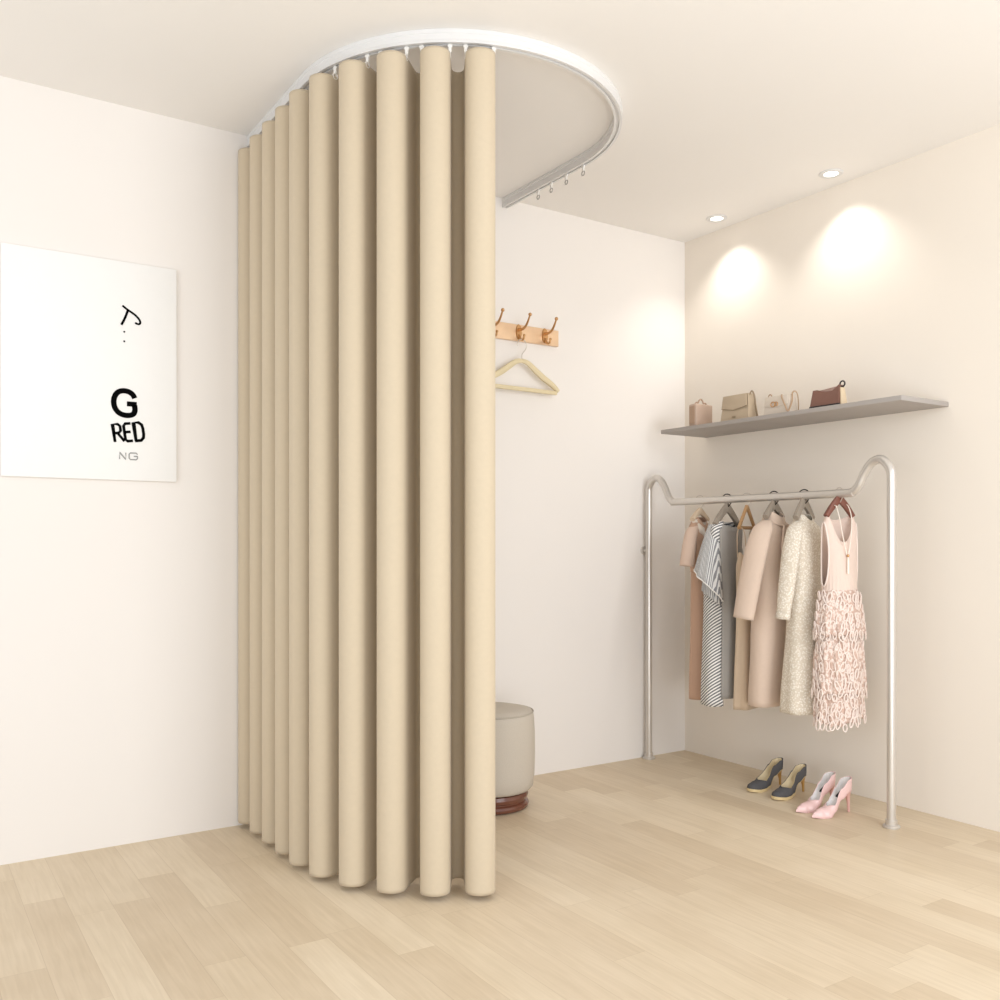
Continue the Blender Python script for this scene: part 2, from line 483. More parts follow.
# ---------------------------------------------------------------- garment rack
RX = 3.37; RY0, RY1 = 3.692, 2.262; ZR = 1.353; TR = .0178
rack = empty('garment_rack', (RX, RY0, 0), 0, 'brushed steel clothes rail with curved swan-neck posts by the right wall', 'clothes rack')
bm = bmesh.new()
yl = [0, 0, -.006, -.045, -.09, -.125, -.152, -.180, -.225]     # swan neck, left end
zl = [1.25, 1.39, 1.442, 1.483, 1.472, 1.428, 1.380, 1.357, ZR]
left = list(zip(yl, zl))
W = RY0-RY1
pts = [(0, .012), (0, .6)]+left
right = [(-W-y, z) for y, z in left[::-1]]
pts2 = pts+[(-W/2, ZR)]+right+[(-W, .6), (-W, .012)]
cp = catmull([(0, y, z) for y, z in pts2], 8)
add_tube(bm, cp, TR, seg=20, up=Vector((1, 0, 0)))
obj('tube_frame', bm, M_chrome, rack)
for y in (0, -W):
    obj('foot_plate', lathebm([(0, .0005), (.034, .0005), (.034, .006), (.030, .010), (.023, .012), (.023, .03), (0, .03)], (0, y, 0), seg=32), M_chrome, rack)
bm = bmesh.new()
add_tube(bm, [(0, 0, 1.103), (0, YB-RY0-.003, 1.103)], .009, seg=14)
br = obj('wall_bracket', bm, M_chrome, rack)
obj('flange', tubebm([(0, YB-RY0-.010, 1.103), (0, YB-RY0-.0008, 1.103)], [.022, .024], seg=24), M_chrome, br)

# hangers on the rack
A15 = math.radians(15); A6 = math.radians(-16)
HY = [3.320, 3.141, 3.017, 2.857, 2.690, 2.508]
G_h = 'clothes hangers on the garment rack'
HR = TR+.0075
make_hanger('clothes_hanger', (RX, HY[0], ZR), A15, 'pale wooden hanger carrying the tan dress nearest the back wall', G_h, M_palewood, M_palewire, .036, .075, .045, HR, wr=.002)
make_hanger('clothes_hanger', (RX, HY[1], ZR), A15, 'grey hanger with dark hook carrying the grey striped dress', G_h, M_greywood, M_darkwire, .024, .115, .085, HR, wr=.0026, hh=.046)
make_hanger('clothes_hanger', (RX, HY[2], ZR), A15, 'narrow tan wooden triangle hanger carrying the beige slip dress', G_h, M_tanwood, M_palewire, .024, .080, .105, HR, bar=True, narrow=True, wr=.002)
make_hanger('clothes_hanger', (RX, HY[3], ZR), A15, 'grey hanger with dark hook carrying the blush coat', G_h, M_greywood, M_darkwire, .020, .085, .060, HR, wr=.0026, hh=.046)
make_hanger('clothes_hanger', (RX, HY[4], ZR), A15, 'grey hanger with dark hook carrying the cream lace dress', G_h, M_greywood, M_darkwire, .012, .085, .075, HR, wr=.0026, hh=.046)
make_hanger('clothes_hanger', (RX, HY[5], ZR), A6, 'red-brown wooden hanger carrying the sleeveless pink dress', G_h, M_redwood, M_palewire, .008, .066, .075, HR, wr=.002)

# ---------------------------------------------------------------- garments
def body_bm(tab, zt, zb, nz=44, na=72, drop=0, dropw=.12, rip=None, cut=None, side=None, hem=None, npow=2.3, back=0):
    """tab: list of (z, half-width, half-depth, cx, cy). front is local -y"""
    bm = bmesh.new(); rows = []
    ta = [[(-r[0], r[j]) for r in tab] for j in (1, 2, 3, 4)]
    for i in range(nz+1):
        f = i/nz; z = zt+(zb-zt)*(f**1.25)
        a, b, cx_, cy_ = (ramp(t, -z) for t in ta)
        row = []
        for k in range(na):
            an = 2*PI*k/na
            c_, s_ = cos(an), sin(an)
            q = lambda v: math.copysign(abs(v)**(2/npow), v)
            rr = 1+(rip(z, an) if rip else 0)
            x = cx_+a*q(c_)*rr; y = cy_+b*q(s_)*rr
            w = max(0, 1-(zt-z)/dropw)
            front = max(0, -s_)
            zz = z-drop*w*front**2-back*w*max(0, s_)**2
            if hem: zz += hem(an)*max(0, (zt-z)/(zt-zb))**3
            row.append(bm.verts.new((x, y, zz)))
        rows.append(row)
    for i in range(nz):
        for k in range(na):
            if cut and cut((rows[i][k].co.z+rows[i+1][k].co.z)/2, 2*PI*(k+.5)/na): continue
            bm.faces.new((rows[i][k], rows[i][(k+1) % na], rows[i+1][(k+1) % na], rows[i+1][k]))
    loose = [v for v in bm.verts if not v.link_faces]
    bmesh.ops.delete(bm, geom=loose, context='VERTS')
    return bm

def sleeve_bm(pts, rad, flat=(1, 1), seg=28, up=Vector((0, 1, 0)), slant=0):
    bm = bmesh.new()
    P = catmull(pts, 6); n = len(P)
    R = [ramp([(i/(len(rad)-1), r) for i, r in enumerate(rad)], j/(n-1)) for j in range(n)]
    add_tube(bm, P, R, seg=seg, cap=False, flat=flat, up=up)
    return bm

def stripe_mat(name, c1, c2, axis, freq, rough=.9, diag=0, thr=.5):
    m = mat(name, c1, rough, var=.0, spec=.15)
    nt = m.node_tree; N = nt.nodes; L = nt.links; p = N['Principled BSDF']
    tc = N.new('ShaderNodeTexCoord'); s = N.new('ShaderNodeSeparateXYZ'); L.new(tc.outputs['Object'], s.inputs[0])
    dn = N.new('ShaderNodeVectorMath'); dn.operation = 'DOT_PRODUCT'; L.new(tc.outputs['Object'], dn.inputs[0]); dn.inputs[1].default_value = axis
    mu = N.new('ShaderNodeMath'); mu.operation = 'MULTIPLY'; L.new(dn.outputs['Value'], mu.inputs[0]); mu.inputs[1].default_value = freq
    fr = N.new('ShaderNodeMath'); fr.operation = 'FRACT'; L.new(mu.outputs[0], fr.inputs[0])
    lt = N.new('ShaderNodeMath'); lt.operation = 'GREATER_THAN'; L.new(fr.outputs[0], lt.inputs[0]); lt.inputs[1].default_value = thr
    mx = N.new('ShaderNodeMix'); mx.data_type = 'RGBA'; L.new(lt.outputs[0], mx.inputs['Factor'])
    mx.inputs['A'].default_value = c1; mx.inputs['B'].default_value = c2
    L.new(mx.outputs['Result'], p.inputs['Base Color'])
    return m

def lace_mat(name, c1, c2, scale=70, t0=.15, t1=.45, rough=.9, bump=.5, feat='F1'):
    m = mat(name, c1, rough, var=0, spec=.15)
    nt = m.node_tree; N = nt.nodes; L = nt.links; p = N['Principled BSDF']
    tc = N.new('ShaderNodeTexCoord')
    v = N.new('ShaderNodeTexVoronoi'); v.inputs['Scale'].default_value = scale; v.feature = feat
    L.new(tc.outputs['Object'], v.inputs['Vector'])
    cr = N.new('ShaderNodeValToRGB'); L.new(v.outputs['Distance'], cr.inputs[0])
    cr.color_ramp.elements[0].position = t0; cr.color_ramp.elements[0].color = c1
    cr.color_ramp.elements[1].position = t1; cr.color_ramp.elements[1].color = c2
    L.new(cr.outputs['Color'], p.inputs['Base Color'])
    b = N.new('ShaderNodeBump'); b.inputs['Strength'].default_value = bump; b.inputs['Distance'].default_value = .003; b.invert = True
    L.new(v.outputs['Distance'], b.inputs['Height']); L.new(b.outputs['Normal'], p.inputs['Normal'])
    return m

def garment(name, i, label, cat):
    return empty(name, (RX, HY[i], 0), A6 if i == 5 else A15, label, cat)

# 1. tan short-sleeved dress
M_tan = fabric_mat('tan_cloth', srgb(196, 162, 140))
M_blush = fabric_mat('pale_blush_cloth', srgb(217, 192, 175))
g = garment('tan_dress', 0, 'tan long dress with a pale short-sleeved top, hanging nearest the back wall', 'dress')
o = obj('skirt', body_bm([(1.02, .065, .044, 0, -.01), (.8, .065, .048, 0, -.01), (.38, .08, .056, 0, -.012)], 1.03, .375, rip=lambda z, a: .05*sin(5*a)*(1.03-z)), M_tan, g, angle=80)
solid(o, .002)
o = obj('bodice', body_bm([(1.272, .035, .030, 0, 0), (1.255, .055, .034, 0, 0), (1.215, .085, .038, 0, 0), (1.17, .088, .044, 0, 0), (1.0, .068, .047, 0, -.01)], 1.272, 1.0, nz=24, drop=.04), M_tan, g, angle=80)
solid(o, .002)
for sg in (-1, 1):
    o = obj('sleeve', sleeve_bm([(.055*sg, 0, 1.222), (.085*sg, 0, 1.185), (.108*sg, 0, 1.11), (.120*sg, .004, 1.03)], [.030, .042, .046, .048], flat=(.8, .55)), M_blush, g, angle=80)
    solid(o, .002)
bm = bmesh.new()
pts = [Vector((.045*cos(a)*1.0, -.012+.045*sin(a), 1.235-.015*sin(a*2)-.045*max(0, -sin(a)))) for a in [2*PI*k/28 for k in range(28)]]
add_tube(bm, pts+[pts[0]], [.016+.006*sin(k*2.1) for k in range(29)], seg=12, cap=False)
obj('ruffled_collar', bm, fabric_mat('ivory_chiffon', srgb(232, 222, 210)), g, angle=80)

# 2. grey striped dress
M_stripe = stripe_mat('grey_white_pinstripe', srgb(142, 143, 146), srgb(224, 224, 223), (.25, 1, 0), 135, thr=.5)
M_diag = stripe_mat('diagonal_black_white_stripe', srgb(112, 112, 116), srgb(236, 234, 230), (.0, .62, .78), 84, thr=.48)
M_greycloth = fabric_mat('grey_cloth', srgb(160, 156, 151))
M_whitetrim = fabric_mat('white_trim', srgb(236, 234, 230))
g = garment('striped_dress', 1, 'grey and white striped dress with wide ruffle sleeves and grey front', 'dress')
o = obj('back_panel', body_bm([(1.245, .10, .030, 0, .0), (1.215, .135, .036, 0, 0), (1.10, .125, .054, 0, .018), (.9, .118, .070, 0, .024), (.37, .135, .078, 0, .024)], 1.245, .372, rip=lambda z, a: .05*sin(6*a+1)*(1.24-z), cut=lambda z, a: sin(a) < -.72), M_diag, g, angle=80)
solid(o, .002)
o = obj('front_panel', body_bm([(1.240, .10, .031, 0, -.003), (1.21, .130, .038, 0, -.003), (1.10, .122, .053, 0, .007), (.9, .116, .066, 0, .008), (.42, .132, .073, 0, .008)], 1.240, .41, rip=lambda z, a: .06*sin(6*a+1)*(1.24-z), cut=lambda z, a: sin(a) > -.52, drop=.02), M_greycloth, g, angle=80)
solid(o, .002)
def cape_sleeve(sg, zt, zb0, zb1, r0, r1, x0):
    """half-cone ruffle sleeve with slanted hem: back lower edge high, front lower edge low"""
    bm = bmesh.new(); rows = []; nu, nv = 26, 16
    for i in range(nv+1):
        f = i/nv; row = []
        for k in range(nu+1):
            u = k/nu           # 0 back .. 1 front
            a = math.radians(200-220*u)
            zb = zb0+(zb1-zb0)*u
            z = zt+(zb-zt)*f
            r = r0+(r1-r0)*f**.8
            rp = 1+.05*f*sin(9*a)
            y = .012+r*(cos(PI*u) if u < .5 else .62*cos(PI*u))*rp
            x = x0+(r*.7*sin(PI*u)*rp+.02*f)
            row.append(bm.verts.new((sg*x, y, z)))
        rows.append(row)
    for i in range(nv):
        for k in range(nu): bm.faces.new((rows[i][k], rows[i][k+1], rows[i+1][k+1], rows[i+1][k]))
    edge = [v.co.copy() for v in rows[-1]]
    return bm, edge
for sg in (-1, 1):
    bm, e2 = cape_sleeve(sg, 1.20, .93, .845, .032, .060, .085)
    solid(obj('lower_ruffle', bm, M_stripe, g, angle=80), .002)
    bm, e1 = cape_sleeve(sg, 1.232, 1.035, .87, .028, .088, .098)
    sl = obj('sleeve', bm, M_stripe, g, angle=80); solid(sl, .002)
    obj('trim', tubebm(e1, .0030, seg=6), M_whitetrim, sl)

# 3. beige slip dress
M_slip = fabric_mat('beige_satin', srgb(205, 184, 160), rough=.55)
g = garment('slip_dress', 2, 'beige slip dress with thin straps, between the striped dress and the blush coat', 'dress')
o = obj('skirt', body_bm([(1.10, .070, .026, 0, .0), (1.03, .080, .034, 0, 0), (.85, .075, .034, 0, 0), (.37, .090, .044, 0, .0)], 1.10, .37, drop=.06, back=.04, rip=lambda z, a: .10*sin(5*a+.6)*(1.1-z)), M_slip, g, angle=80)
solid(o, .002)
for sg in (-1, 1):
    for y in (-.024, .020):
        obj('strap', tubebm(catmull([(.066*sg, 0, 1.222), (.062*sg, y*.8, 1.19), (.056*sg, y, 1.12), (.050*sg, y*1.1, 1.07 if y < 0 else 1.075)], 6), .0024, seg=6), M_slip, g)

# 4. blush coat
M_coat = fabric_mat('blush_wool', srgb(214, 193, 176), bump=.3, weave=500)
M_coat2 = fabric_mat('coat_lining', srgb(190, 158, 136))
g = garment('wool_coat', 3, 'blush pink long coat with a stand collar and loose sleeves', 'coat')
o = obj('coat_body', body_bm([(1.262, .045, .042, 0, 0), (1.245, .062, .048, 0, 0), (1.205, .10, .052, 0, 0), (1.15, .125, .060, 0, 0), (.95, .12, .066, 0, .012), (.7, .115, .068, 0, .022), (.405, .12, .071, 0, .030)], 1.262, .408, rip=lambda z, a: .035*sin(4*a+.5)*(1.25-z), drop=.04), M_coat, g, angle=80)
solid(o, .003)
o = obj('collar', body_bm([(1.285, .044, .042, 0, 0), (1.265, .050, .047, 0, 0), (1.235, .066, .055, 0, -.002)], 1.285, 1.235, nz=8, drop=.025, dropw=.2), M_coat, g, angle=80)
solid(o, .004)
for sg in (-1, 1):
    o = obj('sleeve', sleeve_bm([(.060*sg, .002, 1.238), (.105*sg, .006, 1.195), (.145*sg, .016, 1.10), (.172*sg, .036, .95), (.190*sg, .054, .806)], [.030, .054, .060, .058, .054], flat=(.92, .55)), M_coat, g, angle=80)
    solid(o, .003)
for sg in (-1, 1):
    bm = bmesh.new()
    add_prism(bm, [(.006*sg, 1.195), (.040*sg, 1.225), (.072*sg, 1.12), (.040*sg, 1.04), (.008*sg, .98)], lambda u, v, h: Vector((u, h+.05*max(0, v-1.15), v)), -.074, -.066, bev=.002)
    obj('lapel', bm, M_coat, g)
for z in (.93, .80):
    bm = bmesh.new(); add_ball(bm, (.02, -.070, z), .010, 1, .4, 1); obj('button', bm, M_coat2, g)

# 5. cream lace dress
M_lace = lace_mat('cream_lace', srgb(242, 236, 226), srgb(214, 203, 186), scale=120, t0=.2, t1=.55)
g = garment('lace_dress', 4, 'cream lace long-sleeved midi dress with a high neck', 'dress')
o = obj('dress_body', body_bm([(1.272, .040, .034, 0, 0), (1.255, .055, .038, 0, 0), (1.215, .10, .044, 0, -.003), (1.17, .115, .054, 0, -.005), (.95, .095, .060, 0, -.004), (.85, .10, .064, 0, -.003), (.40, .135, .084, 0, -.002)], 1.272, .405, rip=lambda z, a: (.09*sin(6*a+.8)*max(0, 1.0-z)), drop=.03), M_lace, g, angle=80)
solid(o, .002)
for sg in (-1, 1):
    o = obj('sleeve', sleeve_bm([(.060*sg, .0, 1.232), (.098*sg, .0, 1.19), (.125*sg, .004, 1.10), (.146*sg, .014, .96), (.160*sg, .022, .835)], [.026, .040, .044, .040, .033], flat=(.92, .6)), M_lace, g, angle=80)
    solid(o, .002)
    o = obj('cuff', sleeve_bm([(.1585*sg, .0215, .848), (.163*sg, .024, .815)], [.035, .035], flat=(.92, .6)), M_lace, g, angle=80)
    solid(o, .002)

# 6. sleeveless pink dress with lace tiers
M_pink = fabric_mat('pale_pink_pleats', srgb(226, 206, 194))
M_pinklace = lace_mat('pale_pink_lace', srgb(232, 216, 207), srgb(202, 174, 160), scale=75, t0=.32, t1=.62, bump=.8)
M_pinktrim = fabric_mat('pink_trim', srgb(238, 224, 216))
g = garment('tiered_dress', 5, 'sleeveless pale pink dress with pleated bodice and lace tiers', 'dress')
BT = [(1.262, .058, .030), (1.25, .070, .034), (1.22, .079, .040), (1.10, .079, .047), (.95, .078, .050), (.90, .082, .054)]
HW = .50
def armhole(z, a):
    d = min(abs(a-PI), abs(a), abs(2*PI-a))     # openings at both sides
    return ((z-1.095)/.135)**2+(d/HW)**2 < 1
o = obj('bodice', body_bm([(z, a, b, 0, 0) for z, a, b in BT], 1.262, .90, nz=60, na=96, drop=.115, dropw=.2, back=.02, cut=armhole, rip=lambda z, a: .022*sin(26*a)*max(0, min(1, (1.08-z)*7))), M_pink, g, angle=80)
solid(o, .002)
for sg in (0, 1):
    bm = bmesh.new(); pts = []
    for k in range(36):
        t = 2*PI*k/36; z = 1.095+.135*cos(t); a_ = PI*(1-sg)+HW*sin(t)
        A = ramp([(-q[0], q[1]) for q in BT], -z); B = ramp([(-q[0], q[2]) for q in BT], -z)
        q = lambda v: math.copysign(abs(v)**(2/2.3), v)
        pts.append(Vector((A*q(cos(a_)), B*q(sin(a_)), z)))
    add_tube(bm, pts+[pts[0]], .0034, seg=6, cap=False)
    obj('armhole_trim', bm, M_pinktrim, g)
tiers = [(.945, .745, .080, .052, .108, .076), (.80, .50, .086, .060, .110, .078), (.56, .405, .09, .064, .106, .074)]
for ti, (zt, zb, a0, b0, a1, b1) in enumerate(tiers):
    low = lambda a, ti=ti: .014*abs(sin(6*a+ti))-(.035*max(0, cos(a-1.25*PI)) if ti == 2 else 0)
    rp = lambda z, a, zt=zt, ti=ti: (.06*sin(9*a+ti*1.3)+.04*sin(23*a+z*30))*min(1, max(0, (zt-z)*7))
    o = obj('lace_tier', body_bm([(zt, a0, b0, 0, 0), ((zt+zb)/2, (a0+a1)/2+.006, (b0+b1)/2+.004, 0, 0), (zb, a1, b1, 0, 0)], zt, zb, nz=26, na=120,
            rip=rp, hem=low), M_pinklace, g, angle=80)
    solid(o, .003)
    # looped lace edging down the tier
    bm = bmesh.new(); NL = 26
    rnd = random.Random(ti)
    nrow = 5 if ti != 1 else 7
    for k in range(NL):
        a = 2*PI*(k+.5)/NL
        for row in range(nrow):
            aa = a+.12*(row % 2)+rnd.uniform(-.06, .06)
            zz = zb+low(aa)+.040*row+rnd.uniform(-.008, .008)
            f = max(0, min(1, (zt-zz)/(zt-zb)))
            if zz > zt-.015: continue
            A = a0+(a1-a0)*f+.006; B = b0+(b1-b0)*f+.006
            rr = 1+.06*sin(9*aa+ti*1.3)
            c_ = Vector((A*cos(aa)*rr, B*sin(aa)*rr, zz))
            tdir = Vector((-A*sin(aa), B*cos(aa), 0)).normalized()
            w_ = rnd.uniform(.007, .011); h_ = rnd.uniform(.015, .024); tl = rnd.uniform(-.35, .35)
            pts = [c_+tdir*(w_*cos(t)+tl*h_*sin(t))+Vector((0, 0, h_*sin(t))) for t in [2*PI*j/12 for j in range(13)]]
            add_tube(bm, pts, .0030, seg=6, cap=False)
    obj('lace_loops', bm, M_pinktrim, g)
# necklace hanging on the dress
M_pearl = mat('necklace_cord', srgb(240, 230, 218), .4, var=.03)
nk = empty('necklace', (RX, HY[5], 0), A6, 'thin cream necklace with a tassel hanging over the sleeveless pink dress', 'necklace')
lp = catmull([(-.030, -.018, 1.300), (-.030, -.040, 1.25), (-.020, -.050, 1.17), (-.004, -.055, 1.095), (.004, -.055, 1.095), (.020, -.050, 1.17), (.030, -.040, 1.25), (.030, -.018, 1.300), (.028, .012, 1.310), (0, .018, 1.335), (-.028, .012, 1.310), (-.030, -.018, 1.300)], 6)
obj('cord', tubebm(lp, .0020, seg=6, cap=False), M_pearl, nk)
bm = bmesh.new(); add_ball(bm, (0, -.056, 1.09), .0065); obj('bead', bm, M_gold, nk)
obj('tassel', tubebm([(0, -.056, 1.085), (0, -.057, 1.07), (0, -.057, 1.015)], [.002, .0042, .005], seg=8), M_pearl, nk)

# ---------------------------------------------------------------- shelf
SZ0, SZ1 = 1.708, 1.728
M_shelf = mat('grey_laminate', srgb(166, 159, 154), .55, var=.03, scale=12)
sh = obj('wall_shelf', boxbm(3.342, XR-.0005, 2.2, 3.57, SZ0, SZ1, bev=.0015), M_shelf)
tag(sh, 'long grey shelf mounted on the right wall above the clothes rail', 'shelf')

# ---------------------------------------------------------------- bags
def bag(name, loc, rz, label): return empty(name, loc, rz, label, 'handbag', 'small bags on the wall shelf')
def trap_bm(L0, L1, D0, D1, h, dip=0, bev=.006, top=None):
    """box bag: length along x (L0 bottom, L1 top), depth along y, optional dip in the top"""
    bm = bmesh.new(); nx = 12; rows = []
    for i in range(9):
        f = i/8; L = L0+(L1-L0)*f; D = D0+(D1-D0)*f; ring = []
        per = []
        for k in range(nx+1): per.append((-.5+k/nx, -.5))
        for k in range(1, 5): per.append((.5, -.5+k/4))
        for k in range(1, nx+1): per.append((.5-k/nx, .5))
        for k in range(1, 4): per.append((-.5, .5-k/4))
        for u, v in per:
            hh = h+(top(u) if top else 0)
            bul = 1+.10*sin(PI*f)*(1-(2*u)**2) if abs(v) > .49 else 1
            ring.append(bm.verts.new((u*L, v*D*bul, f*hh)))
        rows.append(ring)
    n = len(rows[0])
    for a, b in zip(rows, rows[1:]):
        for k in range(n): bm.faces.new((a[k], a[(k+1) % n], b[(k+1) % n], b[k]))
    for r in (rows[0], rows[-1]):
        # cap as strip of quads
        bot = r[:nx+1]; topv = [r[nx+4+k] for k in range(nx+1)][::-1]
        cen = bm.faces.new(r if r is rows[-1] else r[::-1])
    es = [e for e in bm.edges if e.is_manifold and e.calc_face_angle(0) > .6]
    bmesh.ops.bevel(bm, geom=es, offset=bev, segments=2, affect='EDGES', profile=.5)
    return bm
M_b1 = mat('blush_leather', srgb(184, 160, 143), .5, var=.04, bump=.15)
M_b1d = mat('blush_leather_side', srgb(170, 142, 120), .5, var=.04)
M_b2 = mat('khaki_leather', srgb(186, 168, 144), .5, var=.04, bump=.15)
M_b2d = mat('khaki_leather_edge', srgb(140, 122, 98), .5, var=.04)
M_b3 = mat('ivory_leather', srgb(212, 201, 188), .5, var=.05, scale=60, bump=.2)
M_b3d = mat('brown_strap_leather', srgb(168, 140, 112), .5, var=.04)
M_b4 = mat('maroon_brown_leather', srgb(126, 90, 78), .45, var=.06, bump=.15)
M_b4k = mat('black_leather', srgb(38, 30, 30), .5, var=.04)
M_b4t = mat('tan_gusset', srgb(216, 196, 166), .5, var=.04)
ZS = SZ1+.0006
# bag 1: small boxy backpack, wide face towards the room (-y)
b = bag('box_backpack', (3.425, 3.368, ZS), 0, 'small blush box backpack with scalloped top handle, nearest the back wall on the shelf')
obj('body', boxbm(-.06, .06, -.026, .026, 0, .112, bev=.008, seg=3), M_b1, b)
obj('zip', tubebm([(-.0605, -.014, .010), (-.0605, -.014, .102)], .0025, seg=6), M_b1d, b)
obj('side_panel', boxbm(-.0622, -.0595, -.012, .020, .012, .100, bev=.001, seg=1), M_b1d, b)
obj('handle', tubebm(catmull([(-.042, 0, .110), (-.032, 0, .121), (-.018, 0, .121), (-.012, 0, .132), (0, 0, .139), (.012, 0, .132), (.018, 0, .121), (.032, 0, .121), (.042, 0, .110)], 5), .0038, seg=8), M_b1d, b)
# bag 2: khaki flap bag, long side facing -x
R90 = -PI/2
b = bag('flap_bag', (3.405, 3.095, ZS), R90, 'khaki handbag with a pointed flap, second from the back wall on the shelf')
obj('body', trap_bm(.175, .150, .072, .046, .122), M_b2, b)
bm = bmesh.new()
def flapfn(u, v, h): return Vector((u, -(.0395-.0105*(v/.122))-h, v))
add_prism(bm, [(-.0735, .121), (-.0785, .062), (0, .049), (.0785, .062), (.0735, .121)], flapfn, .0002, .0045, bev=.0012)
obj('flap', bm, M_b2, b)
bm = bmesh.new(); add_tube(bm, [(-.0785, -.0378, .061), (0, -.0389, .048), (.0785, -.0378, .061)], .0016, seg=6)
obj('flap_edge', bm, M_b2d, b)
obj('clasp', boxbm(-.010, .010, -.0420, -.0375, .012, .019, bev=.001, seg=1), M_b2d, b)
bm = bmesh.new()
add_tube(bm, catmull([(.073, -.012, .112), (.086, -.012, .130), (.094, -.006, .118), (.096, 0, .09), (.093, .006, .06), (.098, .012, .02), (.092, .02, .004)], 6), .004, seg=8, flat=(1, .5))
obj('strap', bm, M_b2d, b)
# bag 3: ivory bag with strap
b = bag('shoulder_bag', (3.40, 2.845, ZS), R90, 'ivory shoulder bag with gold ring clasp and brown-edged strap, third from the back wall')
obj('body', trap_bm(.145, .128, .062, .044, .085), M_b3, b)
bm = bmesh.new(); add_prism(bm, [(-.064, .084), (-.068, .042), (0, .030), (.068, .042), (.064, .084)], lambda u, v, h: Vector((u, -(.034-.010*(v/.085))-h, v)), .0002, .004, bev=.001)
obj('flap', bm, M_b3, b)
bm = bmesh.new(); add_torus(bm, (-.012, -.0365, .045), .011, .0022, axis='y', sx=1.15, n=20, seg=6); add_torus(bm, (.006, -.0365, .045), .009, .002, axis='y', n=20, seg=6)
obj('ring_clasp', bm, M_gold, b)
obj('strap', tubebm(catmull([(.030, -.026, .086), (.040, -.038, .07), (.062, -.042, .03), (.073, -.036, .006), (.078, -.016, .05), (.074, -.008, .088), (.076, .006, .098), (.080, .018, .086), (.081, .024, .05), (.076, .03, .006)], 6), .0036, seg=8, flat=(.5, 1)), M_b3d, b)
bm = bmesh.new(); add_torus(bm, (-.055, -.005, .089), .009, .0028, axis='y', n=16, seg=6); obj('strap_ring', bm, M_b3d, b)
# bag 4: brown bag with black base
b = bag('top_handle_bag', (3.395, 2.583, ZS), R90, 'dark brown leather handbag with dipped top and black base, fourth from the back wall')
dipf = lambda u: -.014*max(0, 1-((u-.1)/.4)**2)+.010*max(0, u-.25)/.25
obj('body', trap_bm(.150, .132, .058, .034, .080, top=dipf), M_b4, b)
obj('base', boxbm(-.0765, .0765, -.031, .031, 0, .010, bev=.003), M_b4k, b)
bm = bmesh.new(); add_prism(bm, [(-.020, .004), (.022, .004), (.014, .078), (-.012, .078)], lambda u, v, h: Vector((.0765-.009*(v/.08)+h, u, v)), 0, .006, bev=.001)
obj('gusset', bm, M_b4t, b)
bm = bmesh.new(); add_torus(bm, (.072, 0, .093), .012, .0034, axis='y', n=18, seg=8)
obj('ring', bm, M_b4k, b)

# ---------------------------------------------------------------- ottoman
M_ott = mat('grey_beige_weave', srgb(196, 187, 174), .9, var=.05, scale=220, bump=.5, bscale=320, spec=.1)
M_ottp = mat('ottoman_piping', srgb(178, 169, 156), .9, var=.05, scale=200)
M_base = mat('polished_walnut', srgb(110, 66, 50), .18, var=.15, scale=18, spec=.7)
ot = empty('round_ottoman', (2.189, 3.421, 0), 0, 'round grey-beige upholstered ottoman on a dark wood base, behind the curtain edge', 'ottoman')
obj('cushion', lathebm([(0, .076), (.168, .076), (.182, .080), (.193, .094), (.199, .14), (.2015, .23), (.2005, .32), (.1975, .38), (.1940, .406), (.186, .416), (.14, .426), (.08, .431), (0, .433)], seg=72), M_ott, ot, angle=50)
bm = bmesh.new(); add_torus(bm, (0, 0, .411), .1930, .0035, n=72, seg=8); obj('piping', bm, M_ottp, ot)
obj('plinth', lathebm([(0, .0005), (.160, .0005), (.172, .006), (.176, .018), (.170, .028), (.160, .033), (.160, .037), (.168, .042), (.172, .056), (.168, .070), (.158, .0755), (0, .0755)], seg=72), M_base, ot, angle=30)

